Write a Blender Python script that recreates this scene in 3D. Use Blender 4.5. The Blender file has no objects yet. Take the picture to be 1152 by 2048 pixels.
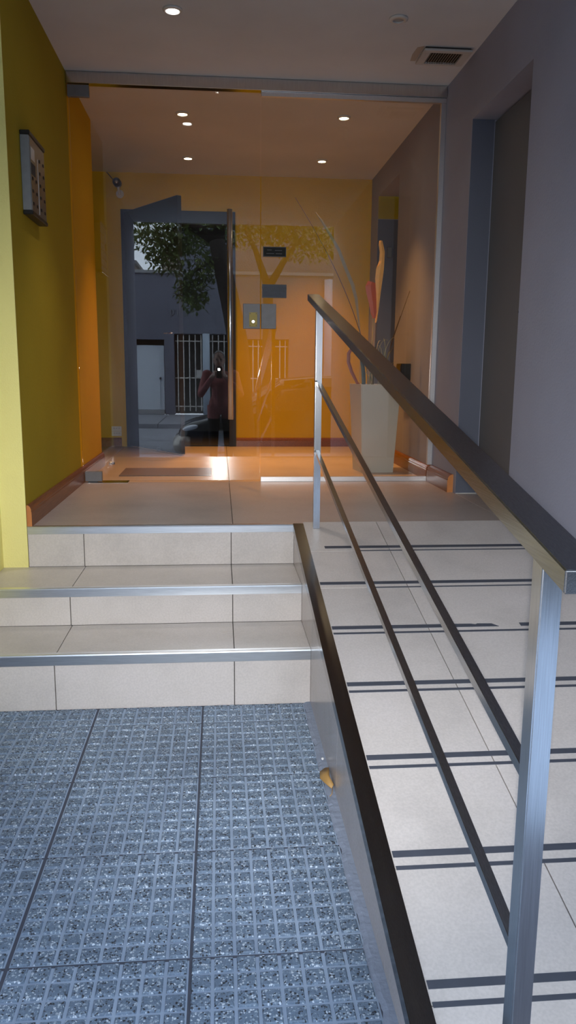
import bpy, bmesh, math, random
from mathutils import Vector, Matrix
random.seed(7)
S = bpy.context.scene
C = S.collection

# ------------------------------------------------------------------ camera
F_PX, PITCH, YAW, ROLL = 1560.9, 0.1800, 0.0882, 0.0084
CAM_H = 1.32
cd = bpy.data.cameras.new('camera'); cam = bpy.data.objects.new('camera', cd); C.objects.link(cam)
cd.sensor_fit = 'VERTICAL'; cd.sensor_height = 36.0; cd.lens = F_PX / 2048 * 36.0
cd.clip_start = 0.01; cd.clip_end = 200
fw = Vector((math.sin(YAW) * math.cos(PITCH), math.cos(YAW) * math.cos(PITCH), -math.sin(PITCH)))
ri = Vector((math.cos(YAW), -math.sin(YAW), 0)); up = ri.cross(fw)
r2 = ri * math.cos(ROLL) + up * math.sin(ROLL); u2 = -ri * math.sin(ROLL) + up * math.cos(ROLL)
cam.matrix_world = Matrix(((r2.x, u2.x, -fw.x, 0), (r2.y, u2.y, -fw.y, 0), (r2.z, u2.z, -fw.z, CAM_H), (0, 0, 0, 1)))
S.camera = cam

# ------------------------------------------------------------------ sky and exposure
w = bpy.data.worlds.new('sky'); S.world = w; w.use_nodes = True
bg = w.node_tree.nodes['Background']
bg.inputs[0].default_value = (0.78, 0.91, 1.08, 1); bg.inputs[1].default_value = 1.32
vs = S.view_settings
vs.view_transform = 'Standard'; vs.look = 'None'; vs.gamma = 1.0; vs.use_curve_mapping = False
vs.exposure = 1.75
LAMP_WARM = (1.0, 0.43, 0.10); LAMP_WHITE = (1.0, 0.90, 0.82)
LOBBY_W, PORCH_W, TORCH_W = 40.0, 15.0, 72.0

# ------------------------------------------------------------------ measures (metres; sidewalk is z = 0)
XL, XR = -0.905, 1.436          # recess side walls
XLF = -1.02                     # left wall of the outer part
YM = 0.30                       # mouth of the recess
Y1, Y2, Y3 = 2.937, 3.300, 3.689
Z1, Z2, ZL = 0.226, 0.390, 0.583
XS = 0.357                      # side of the ramp
YG, YB = 5.182, 7.613           # glass front, back wall
ZC = 3.071
YLE = 6.10                      # end of the lobby's left wall
RS = 0.2
def ramp_z(y): return min(ZL, 0.584 + RS * (y - 3.68))

# ------------------------------------------------------------------ helpers
W = {}
def world(o): return W.get(o.name, Matrix.Identity(4))
def link(o, parent=None, m=None):
    C.objects.link(o)
    m = m or Matrix.Identity(4)
    o.matrix_basis = m
    if parent is not None:
        o.parent = parent; o.matrix_parent_inverse = world(parent).inverted()
    W[o.name] = m.copy()
    return o
def tag(o, label=None, cat=None, group=None, kind=None):
    if label: o['label'] = label
    if cat: o['category'] = cat
    if group: o['group'] = group
    if kind: o['kind'] = kind
    return o
def thing(name, loc, label, cat, group=None, kind=None):
    o = bpy.data.objects.new(name, None); o.empty_display_size = 0.1
    link(o, None, Matrix.Translation(loc)); tag(o, label, cat, group, kind); return o
def mesh(name, bm, mats, smooth=False):
    bmesh.ops.recalc_face_normals(bm, faces=bm.faces[:])
    me = bpy.data.meshes.new(name); bm.to_mesh(me); bm.free()
    for m in (mats if isinstance(mats, (list, tuple)) else [mats]): me.materials.append(m)
    if smooth:
        for p in me.polygons: p.use_smooth = True
    return me
def obj(name, bm, mats, parent=None, smooth=False, m=None):
    return link(bpy.data.objects.new(name, mesh(name, bm, mats, smooth)), parent, m)
def inst(name, me, parent, m): return link(bpy.data.objects.new(name, me), parent, m)
def NB(): return bmesh.new()
def hexa(bm, b, t):
    vb = [bm.verts.new(p) for p in b]; vt = [bm.verts.new(p) for p in t]; n = len(b)
    fs = [bm.faces.new(vb[::-1]), bm.faces.new(vt)]
    for i in range(n): fs.append(bm.faces.new((vb[i], vb[(i + 1) % n], vt[(i + 1) % n], vt[i])))
    return fs
def box(bm, x0, x1, y0, y1, z0, z1, bev=0):
    b = [(x0, y0, z0), (x1, y0, z0), (x1, y1, z0), (x0, y1, z0)]
    fs = hexa(bm, b, [(p[0], p[1], z1) for p in b])
    if bev: bmesh.ops.bevel(bm, geom=list({e for f in fs for e in f.edges}), offset=bev, segments=1, affect='EDGES')
    return bm
def BX(x0, x1, y0, y1, z0, z1, bev=0): return box(NB(), x0, x1, y0, y1, z0, z1, bev)
def prism_x(bm, prof, x0, x1):            # prof: list of (y,z)
    hexa(bm, [(x0, y, z) for y, z in prof], [(x1, y, z) for y, z in prof]); return bm
def prism_y(bm, prof, y0, y1):            # prof: list of (x,z)
    hexa(bm, [(x, y0, z) for x, z in prof], [(x, y1, z) for x, z in prof]); return bm
def prism_z(bm, prof, z0, z1):
    hexa(bm, [(x, y, z0) for x, y in prof], [(x, y, z1) for x, y in prof]); return bm
def frame_at(d):
    d = d.normalized(); a = Vector((0, 0, 1)) if abs(d.z) < 0.95 else Vector((1, 0, 0))
    s = d.cross(a).normalized(); return s, s.cross(d)
def tube(bm, pts, rad, n=8, flat=1.0, cap=True):
    pts = [Vector(p) for p in pts]; rad = rad if isinstance(rad, (list, tuple)) else [rad] * len(pts)
    rings = []
    s0 = None
    for i, p in enumerate(pts):
        d = (pts[min(i + 1, len(pts) - 1)] - pts[max(i - 1, 0)])
        s, t = frame_at(d)
        if s0 is not None and s.dot(s0) < 0: s, t = -s, -t
        s0 = s
        rings.append([bm.verts.new(p + (s * math.cos(a) + t * math.sin(a) * flat) * rad[i]) for a in [2 * math.pi * k / n for k in range(n)]])
    for a, b in zip(rings, rings[1:]):
        for k in range(n): bm.faces.new((a[k], a[(k + 1) % n], b[(k + 1) % n], b[k]))
    if cap: bm.faces.new(rings[0][::-1]); bm.faces.new(rings[-1])
    return bm
def ell(bm, c, r, u=12, v=8, rot=None):
    m = Matrix.Translation(c) @ (rot or Matrix.Identity(4)) @ Matrix.Diagonal((r[0], r[1], r[2], 1))
    bmesh.ops.create_uvsphere(bm, u_segments=u, v_segments=v, radius=1, matrix=m); return bm
def bar(bm, a, b, wx, wz, bev=0):          # rectangular bar between a and b, ends vertical, wx across, wz in height
    a = Vector(a); b = Vector(b); d = (b - a); h = Vector((d.x, d.y, 0)).normalized(); s = Vector((h.y, -h.x, 0)) * wx / 2; t = Vector((0, 0, wz / 2))
    fs = hexa(bm, [a - s - t, a + s - t, a + s + t, a - s + t], [b - s - t, b + s - t, b + s + t, b - s + t])
    if bev: bmesh.ops.bevel(bm, geom=list({e for f in fs for e in f.edges}), offset=bev, segments=2, affect='EDGES')
    return bm
def strip(bm, pts, wid, thick=0.003, side=(1, 0, 0)):     # curved leaf blade of given widths
    pts = [Vector(p) for p in pts]; side = Vector(side); prev = None; nrm = None
    for i, p in enumerate(pts):
        d = (pts[min(i + 1, len(pts) - 1)] - pts[max(i - 1, 0)]).normalized()
        s = (side - d * side.dot(d)).normalized(); n = d.cross(s).normalized()
        q = [bm.verts.new(p - s * wid[i] / 2), bm.verts.new(p - n * thick), bm.verts.new(p + s * wid[i] / 2), bm.verts.new(p + n * thick)]
        if prev:
            for k in range(4): bm.faces.new((prev[k], prev[(k + 1) % 4], q[(k + 1) % 4], q[k]))
        else: bm.faces.new(q[::-1])
        prev = q
    bm.faces.new(prev); return bm
def annulus(bm, c, r0, r1, z0, z1, n=24):
    ro = []
    for (r, z) in ((r0, z1), (r0, z0), (r1, z0 + (z1 - z0) * .5), (r1, z1)):
        ro.append([bm.verts.new((c[0] + r * math.cos(2 * math.pi * k / n), c[1] + r * math.sin(2 * math.pi * k / n), z)) for k in range(n)])
    for j in range(4):
        a, b = ro[j], ro[(j + 1) % 4]
        for k in range(n): bm.faces.new((a[k], a[(k + 1) % n], b[(k + 1) % n], b[k]))
    return bm
def disc(bm, c, r, z0, z1, n=24):
    prism_z(bm, [(c[0] + r * math.cos(2 * math.pi * k / n), c[1] + r * math.sin(2 * math.pi * k / n)) for k in range(n)], z0, z1); return bm
def text_mesh(name, body, size, mat, parent, m, align='CENTER', depth=0.0004):
    cu = bpy.data.curves.new(name, 'FONT'); cu.body = body; cu.size = size; cu.align_x = align; cu.extrude = depth; cu.space_line = 0.95
    t = bpy.data.objects.new(name, cu); C.objects.link(t)
    dg = bpy.context.evaluated_depsgraph_get(); me = bpy.data.meshes.new_from_object(t.evaluated_get(dg))
    bpy.data.objects.remove(t); me.materials.clear(); me.materials.append(mat)
    return link(bpy.data.objects.new(name, me), parent, m)

# ------------------------------------------------------------------ materials
def srgb(r, g, b):
    f = lambda c: (c / 255 / 12.92) if c / 255 <= 0.04045 else ((c / 255 + 0.055) / 1.055) ** 2.4
    return (f(r), f(g), f(b))
class Mat:
    def __init__(s, name, col, rough=0.5, metal=0.0, spec=0.5):
        s.m = bpy.data.materials.new(name); s.m.use_nodes = True; s.t = s.m.node_tree; s.n = s.t.nodes; s.b = s.n['Principled BSDF']
        s.b.inputs['Base Color'].default_value = (*col, 1); s.b.inputs['Roughness'].default_value = rough
        s.b.inputs['Metallic'].default_value = metal; s.b.inputs['Specular IOR Level'].default_value = spec; s.col = col
    def L(s, a, b): s.t.links.new(a, b)
    def coord(s, scale=(1, 1, 1), kind='Object'):
        if kind == 'World':
            g = s.n.new('ShaderNodeNewGeometry'); src = g.outputs['Position']
        else: src = s.n.new('ShaderNodeTexCoord').outputs[kind]
        mp = s.n.new('ShaderNodeMapping'); mp.inputs['Scale'].default_value = scale; s.L(src, mp.inputs[0]); return mp.outputs[0]
    def noise(s, sc, det=4, co=None, rough=0.5):
        n = s.n.new('ShaderNodeTexNoise'); n.inputs['Scale'].default_value = sc; n.inputs['Detail'].default_value = det; n.inputs['Roughness'].default_value = rough
        s.L(co or s.coord(kind='World'), n.inputs['Vector']); return n.outputs['Fac']
    def ramp(s, fac, stops):
        r = s.n.new('ShaderNodeValToRGB'); e = r.color_ramp.elements
        while len(e) < len(stops): e.new(0.5)
        for i, (p, c) in enumerate(stops): e[i].position = p; e[i].color = (*c, 1)
        s.L(fac, r.inputs[0]); return r.outputs[0]
    def mix(s, a, b, fac, mode='MIX'):
        m = s.n.new('ShaderNodeMix'); m.data_type = 'RGBA'; m.blend_type = mode
        for k, v in ((0, fac), (6, a), (7, b)):
            if isinstance(v, (int, float)): m.inputs[k].default_value = v
            elif isinstance(v, tuple): m.inputs[k].default_value = (*v, 1)
            else: s.L(v, m.inputs[k])
        return m.outputs[2]
    def color(s, c): s.L(c, s.b.inputs['Base Color']); return s
    def bump(s, h, st=0.2, dist=0.01):
        b = s.n.new('ShaderNodeBump'); b.inputs['Strength'].default_value = st; b.inputs['Distance'].default_value = dist
        s.L(h, b.inputs['Height']); s.L(b.outputs[0], s.b.inputs['Normal']); return s
    def mul(s, c, k): return tuple(v * k for v in c)
def plaster(name, col, rough=0.85, st=0.25, sc=120):
    m = Mat(name, col, rough, spec=0.25); f = m.noise(1.3, 5)
    m.color(m.ramp(f, [(0.3, m.mul(col, 0.9)), (0.7, m.mul(col, 1.06))])); m.bump(m.noise(sc, 4), st, 0.004); return m.m
def metal(name, col, rough, scale=(1, 1, 200), st=0.03):
    m = Mat(name, col, rough, 1.0); n = m.noise(8, 3, m.coord(scale, 'World'))
    m.color(m.ramp(n, [(0.3, m.mul(col, 0.88)), (0.7, m.mul(col, 1.08))])); m.bump(n, st, 0.002); return m.m
def plain(name, col, rough=0.5, metal_=0.0, spec=0.5): 
    m = Mat(name, col, rough, metal_, spec); n = m.noise(30, 3); m.color(m.ramp(n, [(0.3, m.mul(col, 0.93)), (0.7, m.mul(col, 1.05))])); return m.m
def emit(name, col, st):
    m = Mat(name, (0, 0, 0)); m.b.inputs['Emission Color'].default_value = (*col, 1); m.b.inputs['Emission Strength'].default_value = st; return m.m
def tile_mat(name, col, rough=0.34):
    m = Mat(name, col, rough, spec=0.5); a = m.noise(3.2, 6, rough=0.6); b = m.noise(140, 3)
    oi = m.n.new('ShaderNodeObjectInfo')
    c = m.ramp(a, [(0.28, m.mul(col, 0.86)), (0.5, col), (0.75, tuple(v * k for v, k in zip(col, (1.06, 1.06, 1.08))))])
    c = m.mix(c, m.ramp(b, [(0.35, (0.86, 0.86, 0.86)), (0.65, (1.05, 1.05, 1.05))]), 0.55, 'MULTIPLY')
    c = m.mix(c, m.ramp(oi.outputs['Random'], [(0, (0.94, 0.94, 0.94)), (1, (1.03, 1.02, 1.01))]), 1.0, 'MULTIPLY')
    m.color(c); m.bump(m.noise(60, 4), 0.06, 0.002); return m.m
def wood_mat(name, c0, c1):
    m = Mat(name, c0, 0.3, spec=0.5); n = m.noise(6, 6, m.coord((20, 1.2, 24), 'World'))
    m.color(m.ramp(n, [(0.3, c0), (0.7, c1)])); m.bump(n, 0.05, 0.002); return m.m
def terrazzo():
    m = Mat('terrazzo_pad', (0.2, 0.22, 0.25), 0.55)
    v = m.n.new('ShaderNodeTexVoronoi'); v.inputs['Scale'].default_value = 210; m.L(m.coord(kind='World'), v.inputs['Vector'])
    sep = m.n.new('ShaderNodeSeparateColor'); m.L(v.outputs['Color'], sep.inputs[0])
    c = m.ramp(sep.outputs[0], [(0.0, (0.022, 0.025, 0.032)), (0.12, (0.035, 0.04, 0.05)), (0.17, (0.14, 0.195, 0.27)), (0.7, (0.18, 0.25, 0.34)), (0.82, (0.34, 0.42, 0.50)), (0.95, (0.58, 0.66, 0.74))])
    d = m.n.new('ShaderNodeTexVoronoi'); d.inputs['Scale'].default_value = 210; d.feature = 'DISTANCE_TO_EDGE'; m.L(m.coord(kind='World'), d.inputs['Vector'])
    c = m.mix((0.135, 0.185, 0.25), c, m.ramp(d.outputs['Distance'], [(0.03, (0, 0, 0)), (0.12, (1, 1, 1))]))
    c = m.mix(c, m.ramp(m.noise(2.2, 5), [(0.3, (0.78, 0.78, 0.80)), (0.7, (1.12, 1.12, 1.12))]), 1.0, 'MULTIPLY')
    m.color(c); m.bump(d.outputs['Distance'], 0.25, 0.002); return m.m
def glass():
    m = bpy.data.materials.new('clear_glass'); m.use_nodes = True; t = m.node_tree; n = t.nodes; n.clear()
    out = n.new('ShaderNodeOutputMaterial'); mx = n.new('ShaderNodeMixShader'); tr = n.new('ShaderNodeBsdfTransparent'); gl = n.new('ShaderNodeBsdfGlossy')
    tr.inputs[0].default_value = (0.965, 0.975, 0.965, 1); gl.inputs['Roughness'].default_value = 0.0; gl.inputs[0].default_value = (1, 1, 1, 1)
    g = n.new('ShaderNodeNewGeometry'); dp = n.new('ShaderNodeVectorMath'); dp.operation = 'DOT_PRODUCT'
    t.links.new(g.outputs['Incoming'], dp.inputs[0]); t.links.new(g.outputs['Normal'], dp.inputs[1])
    def mt(op, a, b=None):
        k = n.new('ShaderNodeMath'); k.operation = op
        for i, v in enumerate((a, b)):
            if v is None: continue
            if isinstance(v, (int, float)): k.inputs[i].default_value = v
            else: t.links.new(v, k.inputs[i])
        return k.outputs[0]
    c = mt('ABSOLUTE', dp.outputs['Value']); q = mt('POWER', mt('SUBTRACT', 1.0, c), 5.0); f = mt('ADD', mt('MULTIPLY', q, 0.94), 0.055)
    t.links.new(f, mx.inputs[0]); t.links.new(tr.outputs[0], mx.inputs[1]); t.links.new(gl.outputs[0], mx.inputs[2]); t.links.new(mx.outputs[0], out.inputs[0])
    return m

M = {}
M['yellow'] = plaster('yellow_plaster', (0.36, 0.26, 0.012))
M['orange_yellow'] = plaster('lobby_orange_yellow', (0.62, 0.38, 0.008))  # more orange and brighter than the porch wall's yellow
M['grey_wall'] = plaster('grey_wall_plaster', (0.31, 0.315, 0.385), 0.75, 0.3, 90)
M['ceiling'] = plaster('ceiling_paint', (0.62, 0.63, 0.64), 0.9, 0.1)
M['tile'] = tile_mat('beige_porcelain', (0.60, 0.55, 0.515))
M['floor_tile'] = tile_mat('landing_porcelain', (0.50, 0.425, 0.385), 0.34)
M['grout'] = plain('dark_grout', (0.06, 0.055, 0.05), 0.9)
M['side_tile'] = tile_mat('ramp_side_porcelain', (0.48, 0.43, 0.41), 0.22)
M['steel'] = metal('brushed_steel', (0.62, 0.62, 0.62), 0.2, (60, 60, 1.5))
M['rail_steel'] = metal('brushed_rail_steel', (0.42, 0.415, 0.41), 0.2, (60, 1.5, 60))
M['aluminium'] = metal('nosing_aluminium', (0.74, 0.76, 0.78), 0.30, (1.5, 60, 60))
M['channel'] = metal('channel_aluminium', (0.70, 0.70, 0.70), 0.38, (60, 60, 60), 0.01)
M['capmetal'] = metal('ramp_edge_steel', (0.17, 0.16, 0.155), 0.2, (60, 1.5, 60))
M['wood'] = wood_mat('varnished_skirting', (0.14, 0.045, 0.015), (0.26, 0.090, 0.028))
M['endgrain'] = plain('cut_skirting_end', (0.55, 0.20, 0.05), 0.6)
M['tape'] = plain('antislip_tape', (0.06, 0.066, 0.085), 0.6)
M['pad'] = terrazzo()
_pv = Mat('paver_groove', (0.30, 0.33, 0.38), 0.7); _pv.color(_pv.ramp(_pv.noise(3.5, 6), [(0.3, (0.24, 0.305, 0.41)), (0.7, (0.35, 0.435, 0.56))])); _pv.bump(_pv.noise(150, 3), 0.2, 0.002)
M['paver'] = _pv.m
M['joint'] = plain('dirty_joint', (0.075, 0.082, 0.11), 0.9)
M['cement'] = plaster('cement_smear', (0.25, 0.285, 0.36), 0.9, 0.8, 60)
M['glass'] = glass()
M['door_grey'] = plaster('dark_door_paint', (0.024, 0.0235, 0.025), 0.55, 0.05)
M['door_right'] = plaster('grey_door_paint', (0.14, 0.142, 0.15), 0.55, 0.1)
M['jamb'] = plaster('slate_jamb_paint', (0.11, 0.118, 0.15), 0.6, 0.15)
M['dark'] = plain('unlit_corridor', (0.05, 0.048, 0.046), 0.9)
M['black'] = plain('black_plastic', (0.012, 0.012, 0.013), 0.4)
M['gap'] = plain('door_gap', (0.006, 0.006, 0.007), 0.9)
M['white'] = plain('white_plastic', (0.62, 0.60, 0.56), 0.4)
M['brass'] = plain('lock_brass', (0.36, 0.29, 0.08), 0.6, 0.2)
M['lock_steel'] = plain('satin_lock_steel', (0.20, 0.20, 0.205), 0.6, 0.2)
M['panel_face'] = metal('intercom_face', (0.30, 0.295, 0.285), 0.35, (60, 60, 2))
M['panel_body'] = plain('intercom_body', (0.27, 0.285, 0.29), 0.45, 0.3)
M['lamp_on'] = emit('lamp_lens_warm', (1.0, 0.80, 0.52), 14.0)
M['lamp_cold'] = emit('lamp_lens_white', (1.0, 0.96, 0.90), 14.0)
M['lamp_off'] = plain('unlit_lamp_lens', (0.36, 0.34, 0.32), 0.3)
M['pot'] = plaster('planter_fibre_cement', (0.56, 0.55, 0.49), 0.7, 0.15)
M['soil'] = plaster('soil', (0.05, 0.035, 0.022), 0.95, 0.8, 60)

# ================================================================== THE SETTING
# ---- sidewalk with raised-pad pavers
sw = obj('sidewalk', BX(-8, 8, -2.0, 3.3, -0.16, -0.0018), M['joint'])
tag(sw, 'grey terrazzo sidewalk of square pavers with raised pads', 'sidewalk', kind='structure')
# plain cement outside the recess
obj('cement_bed', box(box(BX(-8, XLF - 0.0, -2.0, YM, -0.0015, 0.0), XLF, XS + 1.2, -2.0, -0.03, -0.0015, 0.0), XS + 1.2, 8, -2.0, YM, -0.0015, 0.0), M['paver'], sw)
PX = [(-0.070, 0.330), (-0.480, -0.075), (-0.890, -0.485), (-1.02, -0.895)]
PYJ = [2.937, 2.785, 2.382, 1.980, 1.577, 1.174, 0.771, 0.368, -0.03]
PITCHP, PADW = 0.0503, 0.0400
bm = NB(); h = PADW / 2
_l = [[bm.verts.new((sx * hh, sy * hh, z)) for sx, sy in ((-1, -1), (1, -1), (1, 1), (-1, 1))] for hh, z in ((h + 0.0012, 0.0), (h, 0.0035), (h - 0.0022, 0.005))]
for a, b in zip(_l, _l[1:]):
    for k in range(4): bm.faces.new((a[k], a[(k + 1) % 4], b[(k + 1) % 4], b[k]))
bm.faces.new(_l[2])
PADME = mesh('pad', bm, M['pad'])
def in_view(p):
    d = Vector(p) - Vector((0, 0, CAM_H)); z = d.dot(fw)
    return z > 0 and abs(d.dot(r2) / z * F_PX) < 590 and abs(d.dot(u2) / z * F_PX) < 1035
pads = []
for ci, (x0, x1) in enumerate(PX):
    for rj in range(len(PYJ) - 1):
        y1, y0 = PYJ[rj], PYJ[rj + 1]
        p = obj('paver', BX(x0 + 0.002, x1 - 0.002, y0 + 0.005, y1 - 0.005, -0.03, 0.0), M['paver'], sw)
        px = []; x = x1 - PITCHP / 2 - 0.002
        while x - h > x0: px.append(x); x -= PITCHP
        py = []; y = y0 + PITCHP / 2 + 0.001
        while y + h < y1 - 0.001: py.append(y); y += PITCHP
        for xx in px:
            for yy in py:
                jz = random.uniform(-0.0006, 0.0006)
                pads.append((p, xx, yy, jz))
vis = sorted([k for k in range(len(pads)) if in_view((pads[k][1], pads[k][2], 0))], key=lambda k: math.hypot(pads[k][1], pads[k][2]))[:300]
vis = set(vis); rest = {}
for k, (p, xx, yy, jz) in enumerate(pads):
    if k in vis: inst('pad', PADME, p, Matrix.Translation((xx, yy, jz)))
    else: rest.setdefault(p.name, (p, []))[1].append((xx, yy, jz))
for p, L in rest.values():
    bm = NB()
    for xx, yy, jz in L:
        ls = [[bm.verts.new((xx + sx * hh, yy + sy * hh, z + jz)) for sx, sy in ((-1, -1), (1, -1), (1, 1), (-1, 1))] for hh, z in ((h + 0.0012, 0.0), (h, 0.0035), (h - 0.0022, 0.005))]
        for a, b in zip(ls, ls[1:]):
            for q in range(4): bm.faces.new((a[q], a[(q + 1) % 4], b[(q + 1) % 4], b[q]))
        bm.faces.new(ls[2])
    tag(obj('pads', bm, M['pad'], p), kind='stuff')
# rough cement fillet along the ramp side
bm = NB(); prev = None; n = 220
for i in range(n + 1):
    y = Y1 - (Y1 - 0.75) * i / n; e = 0.326 + 0.003 * math.sin(i * 0.21) + 0.002 * math.sin(i * 0.9 + 1) + random.uniform(-0.0015, 0.0015)
    q = [bm.verts.new((e, y, 0.0)), bm.verts.new((e + 0.012, y, 0.0054 + random.uniform(-.0003, .0004))), bm.verts.new((XS + 0.002, y, 0.0065 + random.uniform(0, .001)))]
    if prev:
        for k in range(2): bm.faces.new((prev[k], prev[k + 1], q[k + 1], q[k]))
    prev = q
obj('cement_fillet', bm, M['cement'], sw)

# ---- steps
st = thing('steps', (XS - 0.6, Y1, 0), 'three beige tiled steps with bright metal nosings left of the ramp', 'steps', kind='structure')
obj('step_core', prism_x(NB(), [(Y1 + 0.012, -0.013), (Y1 + 0.012, Z1 - 0.012), (Y2 + 0.012, Z1 - 0.012), (Y2 + 0.012, Z2 - 0.012), (Y3 + 0.012, Z2 - 0.012), (Y3 + 0.012, ZL - 0.012), (Y3 + 0.1, ZL - 0.012), (Y3 + 0.1, -0.013)], XLF, XS), M['grout'], st)
G = 0.0016
def hcuts(xa, xb, cuts):
    e = [xa] + [c for c in cuts if xa < c < xb] + [xb]; return list(zip(e, e[1:]))
for (y, z0, z1, xa) in ((Y1, 0.0, Z1 - 0.040, XLF), (Y2, Z1, Z2 - 0.036, XLF), (Y3, Z2, ZL - 0.034, XL)):
    for a, b in hcuts(xa, XS, (-0.645, 0.052)):
        obj('riser_tile', BX(a + G, b - G, y, y + 0.012, z0 + 0.001, z1 - 0.0005, 0.0008), M['tile'], st)
for (ya, yb, z) in ((Y1 + 0.03, Y2, Z1), (Y2 + 0.03, Y3, Z2)):
    for a, b in hcuts(XLF, XS, (-0.640, 0.052)):
        obj('tread_tile', BX(a + G, b - G, ya, yb - 0.0005, z - 0.012, z, 0.0008), M['tile'], st)
for (y, z, hh, xa) in ((Y1, Z1, 0.040, XLF), (Y2, Z2, 0.036, XLF), (Y3, ZL, 0.034, XL)):
    prof = [(y - 0.004, z - hh), (y + 0.012, z - hh), (y + 0.012, z - 0.012), (y + 0.03, z - 0.012), (y + 0.03, z + 0.001), (y + 0.003, z + 0.003), (y - 0.001, z + 0.002), (y - 0.004, z - 0.003)]
    obj('step_nosing', prism_x(NB(), prof, xa + 0.002, XS - 0.002), M['aluminium'], st)

# ---- ramp
rp = thing('ramp', (0.9, 0.8, 0), 'sloping ramp of beige tiles with dark anti-slip strips beside the steps', 'ramp', kind='structure')
YR0, YR1 = 0.82, 3.675
obj('ramp_core', prism_x(NB(), [(YR0 - 0.05, -0.01), (YR1 + 0.1, -0.01), (YR1 + 0.1, ZL - 0.013), (YR1, ramp_z(YR1) - 0.013), (YR0, ramp_z(YR0) - 0.013)], XS + 0.004, XR + 0.02), M['grout'], rp)
joints = [3.377, 3.024, 2.671, 2.317, 1.964, 1.620, 1.290, 0.94]
edges = [YR1 + 0.04] + joints + [YR0 - 0.04]
def ramp_slab(name, x0, x1, y0, y1, top, th, mat):
    f = lambda y: 0.584 + RS * (y - 3.68)
    pr = [(y0, f(y0) + top - th), (y1, f(y1) + top - th), (y1, f(y1) + top), (y0, f(y0) + top)]
    return obj(name, prism_x(NB(), pr, x0, x1), mat, rp)
for y1, y0 in zip(edges, edges[1:]):
    for a, b in ((0.400, 0.762), (0.762, XR)):
        ramp_slab('ramp_tile', a + G, b - G, y0 + 0.0015, y1 - 0.0015, 0.0, 0.012, M['tile'])
for i, j in enumerate(joints[:-1]):
    xa = 0.47 if i == 0 else 0.405
    def seg(name, x0, x1, ya, yb):
        ramp_slab(name, x0, x1, ya, yb, 0.0016, 0.0014, M['tape'])
    ya, yb = j + 0.028 + 0.001 * i, j + 0.052
    if i == 2:
        f = lambda y: 0.584 + RS * (y - 3.68)
        def ragged(pts):
            hexa_bm = NB(); hexa(hexa_bm, [(x, y, f(y) + 0.0002) for x, y in pts], [(x, y, f(y) + 0.0018) for x, y in pts]); obj('antislip_strip', hexa_bm, M['tape'], rp)
        ragged([(0.405, ya), (1.03, ya), (1.008, yb - 0.002), (0.955, yb), (0.945, yb - 0.006), (0.93, yb - 0.001), (0.86, yb), (0.845, yb - 0.005), (0.83, yb), (0.405, yb)])
        ragged([(1.115, ya), (XR - 0.03, ya), (XR - 0.03, yb), (1.20, yb), (1.19, yb - 0.004), (1.18, yb), (1.115, yb)])
    else: seg('antislip_strip', xa, XR - 0.03, ya, yb)
    seg('joint_strip', xa if i > 1 else 0.62, XR - 0.03, j - 0.004, j + (0.004 if i < 2 else 0.007))
# side cladding
for a, b in ((0.70, 1.50), (1.50, 2.23), (2.23, Y1), (Y1, Y3 - 0.002)):
    prof = [(a + 0.0008, 0.0), (b - 0.0008, 0.0), (b - 0.0008, ramp_z(b) - 0.010), (a + 0.0008, max(0.002, ramp_z(a) - 0.010))]
    obj('side_tile', prism_x(NB(), prof, XS - 0.001, XS + 0.006), M['side_tile'], rp)
# steel edge profile with lip
f = lambda y: 0.584 + RS * (y - 3.68)
prof = [(0.800, f(0.80) - 0.012), (Y3 + 0.004, f(Y3) - 0.012), (Y3 + 0.004, f(Y3) + 0.003), (0.800, f(0.80) + 0.003)]
lip = [(0.800, max(0.001, f(0.80) - 0.034)), (0.95, f(0.95) - 0.034), (Y3 + 0.004, f(Y3) - 0.034), (Y3 + 0.004, f(Y3) + 0.002), (0.800, f(0.80) + 0.002)]
obj('edge_profile', prism_x(prism_x(NB(), prof, XS - 0.005, 0.4015), lip, XS - 0.006, XS - 0.0012), M['capmetal'], rp)

# ---- landing and lobby floor
fl = obj('floor', box(BX(XL - 0.2, XR + 0.3, Y3 + 0.10, YB + 0.1, ZL - 0.12, ZL - 0.012), -2.7, XL - 0.2, YLE - 0.1, YB + 0.1, ZL - 0.12, ZL - 0.012), M['grout'])
tag(fl, 'glossy brown-beige tiled floor of landing and lobby', 'floor', kind='structure')
def ftile(x0, x1, y0, y1): obj('floor_tile', BX(x0 + G, x1 - G, y0 + 0.001, y1 - 0.001, ZL - 0.012, ZL, 0.0006), M['floor_tile'], fl)
ftile(XL, 0.061, Y3 + 0.03, YG); ftile(0.061, XS + 0.045, Y3 + 0.03, 3.717); ftile(0.061, XR, 3.717, YG)
for y0, y1 in ((YG, 6.40), (6.40, YB)):
    for a, b in ((XL, 0.064), (0.064, XR)): ftile(a, b, y0, y1)
ftile(-2.6, XL, YLE, YB)
ftile(XR, XR + 0.13, 3.752, 4.623); ftile(XR, XR + 0.2, 6.46, 7.29)

# ---- ceiling and upper building
cl = obj('ceiling', BX(-2.7, XR + 0.4, YM, YB + 0.2, ZC, ZC + 0.25), M['ceiling'])
tag(cl, 'flat off-white ceiling over porch and lobby', 'ceiling', kind='structure')
uf = obj('wall_front_upper', box(box(BX(-8, 8, YM, YM + 0.3, ZC + 0.25, 9.0), -8, XLF - 0.12, YM, YM + 0.3, 0, ZC + 0.25), XR + 0.31, 8, YM, YM + 0.3, 0, ZC + 0.25), M['grey_wall'])
tag(uf, 'grey street facade of the building around the porch opening', 'wall', kind='structure')
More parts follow.
